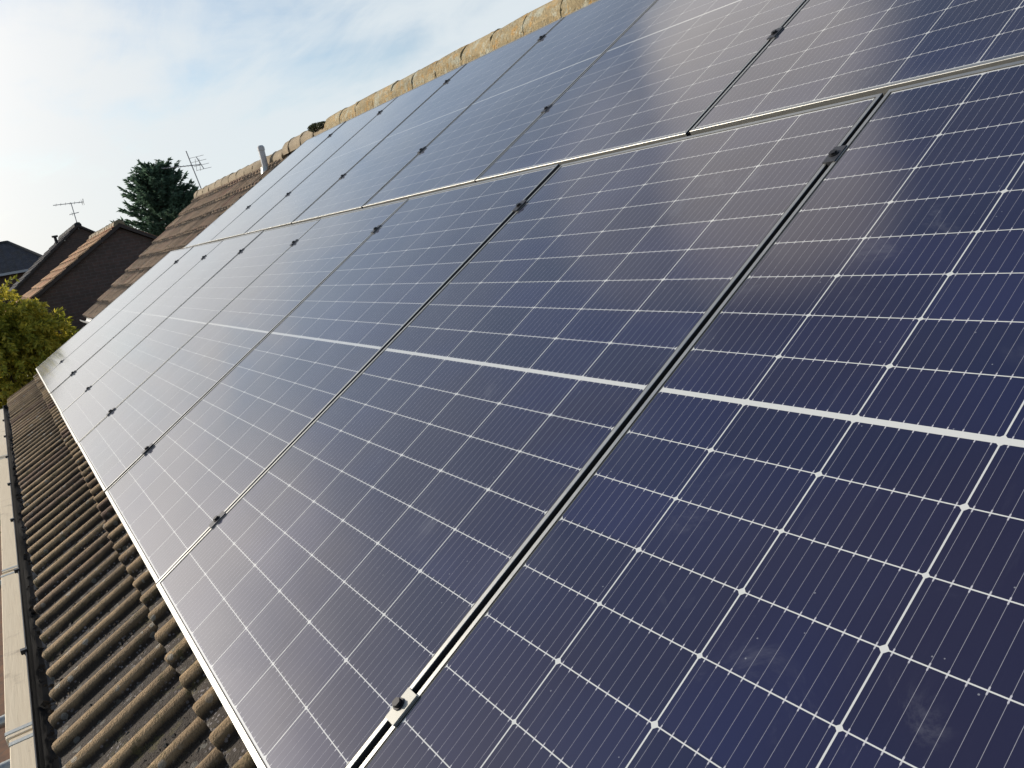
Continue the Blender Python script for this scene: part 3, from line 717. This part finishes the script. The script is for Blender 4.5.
# ------------------------------------------------------------------ trees
def conifer(loc, H, label, seed=4):
    R = random.Random(seed)
    t = empty('conifer_tree', loc, label=label, cat='tree')
    m = MB(); m.tube((0, 0, 0), (0.05, 0.05, H * 0.93), 0.22, 12, r2=0.03)
    crown = MB()
    nb = 320
    for i in range(nb):
        z = H * (0.12 + 0.86 * (i / nb) ** 0.62)
        f = 1 - z / H
        rmax = 1.62 * min(1.0, 1.9 * f ** 0.62) + 0.10
        Lb = rmax * R.uniform(0.80, 1.04); az = i * 2.39996 + R.uniform(-0.3, 0.3)
        up = 0.30 + 0.9 * (1 - f) ** 2
        d = Vector((math.cos(az), math.sin(az), 0))
        p0 = Vector((0.03, 0.03, z - 0.25 * Lb)); p1 = p0 + d * Lb + Vector((0, 0, Lb * up * R.uniform(0.5, 1.2)))
        m.tube(p0, p1, 0.022, 5, r2=0.006, cap=False)
        ns = int(40 + 34 * Lb)
        for s in range(ns):
            q = R.uniform(0.25, 1.0); p = p0.lerp(p1, q)
            side = d.cross(Vector((0, 0, 1))) * R.uniform(-1, 1) + d * R.uniform(0.2, 1.0) + Vector((0, 0, R.uniform(-0.25, 0.65)))
            side.normalize(); L = R.uniform(0.12, 0.30) * (1.15 - 0.4 * q)
            w = side.cross(Vector((R.gauss(0, 1), R.gauss(0, 1), R.gauss(0, 1)))).normalized() * 0.030
            e = p + side * L
            crown.add([p - w * 0.5, p + side * L * 0.4 + w * -1.0, e, p + side * L * 0.4 + w], [(0, 1, 2, 3)])
            w2 = side.cross(w).normalized() * 0.024
            crown.add([p - w2 * 0.5, p + side * L * 0.5 - w2, e, p + side * L * 0.5 + w2], [(0, 1, 2, 3)])
    m.build('trunk', BARK, t); crown.build('crown', NEEDLE, t)
conifer((-30, 4.95, GZ), 6.85, 'dark green conifer rising behind the orange and brown tiled roofs')

def leafy(name, loc, lobes, trunk_h, label, leafm, nleaf, s, seed=6, stems=5):
    R = random.Random(seed)
    t = empty(name, loc, label=label, cat='tree')
    m = MB(); m.tube((0, 0, 0), (0.05, 0, trunk_h), 0.10, 10, r2=0.06)
    crown = MB()
    for (cx, cy, cz, r) in lobes:
        m.tube((0.05, 0, trunk_h * 0.8), (cx, cy, cz), 0.045, 7, r2=0.012, cap=False)
        ntw = 46
        for k in range(ntw):      # arching twigs that droop and carry paired leaflets
            d = Vector((R.gauss(0, 1), R.gauss(0, 1), R.gauss(0.35, 0.8))).normalized()
            p = Vector((cx, cy, cz)) + d * r * R.uniform(0.15, 0.55)
            v = d * 0.9 + Vector((0, 0, 0.35)); step = r * 0.085
            for q in range(9):
                v = (v + Vector((R.gauss(0, .10), R.gauss(0, .10), -0.20))).normalized()
                p2 = p + v * step
                if q % 3 == 0: m.tube(p, p2, 0.004, 4, cap=False)
                for l in range(int(nleaf)):
                    b = p.lerp(p2, R.random())
                    sd = v.cross(Vector((R.gauss(0, 1), R.gauss(0, 1), R.gauss(0, 1)))).normalized() * 0.8 + v * 0.5 + Vector((0, 0, -0.25))
                    sd.normalize(); L = s * R.uniform(0.6, 1.35); w = sd.cross(Vector((R.gauss(0, 1), R.gauss(0, 1), R.gauss(0, 1)))).normalized() * L * 0.17
                    crown.add([b, b + sd * L * 0.45 + w, b + sd * L, b + sd * L * 0.45 - w], [(0, 1, 2, 3)])
                p = p2
    m.build('trunk', BARK, t); crown.build('crown', leafm, t)
leafy('leafy_tree', (-18.3, -1.10, GZ),
      [(a * 1.3, b * 1.3, 3.667 + (c - 3.667) * 1.3, d * 1.3) for a, b, c, d in [(0, .62, 2.9, .42), (0, .3, 3.1, .45), (0.1, 0.05, 3.3, .5), (0, -0.1, 3.2, .7), (0.1, -0.55, 3.25, .6), (0.2, 0.35, 2.9, .5), (0, 0, 2.55, .75), (0.1, 0.55, 2.35, .62), (0.0, -0.55, 2.6, .70), (0.3, 0.15, 1.9, .75), (0.2, 0.75, 1.85, .55), (0.2, -0.6, 1.8, .8), (0, 0.25, 2.9, .42), (-.2, -.3, 3.0, .5), (0.4, -.1, 1.2, .7), (0.3, 0.6, 1.15, .6), (-.4, .2, 2.2, .8), (-.3, 0.95, 2.55, .35)]],
      1.3, 'golden green leafy tree at the left edge beside the far corner of the panels', LEAF, 9, 0.10)
leafy('garden_shrub', (-10.9, -1.55, GZ), [(0, 0, 1.5, .4), (0.1, 0.2, 1.2, .4), (0, -.2, 1.1, .4)], 0.8,
      'low yellow shrub at the foot of the golden tree by the roof corner', LEAF2, 5, 0.07, seed=12)
# dark hedge behind the tree closes the view between the houses
hd = MB(); RH = random.Random(21)
leaf_cloud(hd, (-21.0, -5.2, -2.1), 0.8, 3.2, 1.2, 9000, 0.10, RH, 0.75)
h = empty('garden_hedge', (-21, -5.2, GZ), label='dark clipped hedge behind the golden green tree', cat='hedge')
ho_ = hd.build('foliage', LEAFD, h, (21, 5.2, -GZ))
st = MB(); [st.tube((0, yy, 0), (0, yy, 1.2), 0.04, 8) for yy in (-2.4, -1.2, 0, 1.2, 2.4)]; st.build('stems', BARK, h)
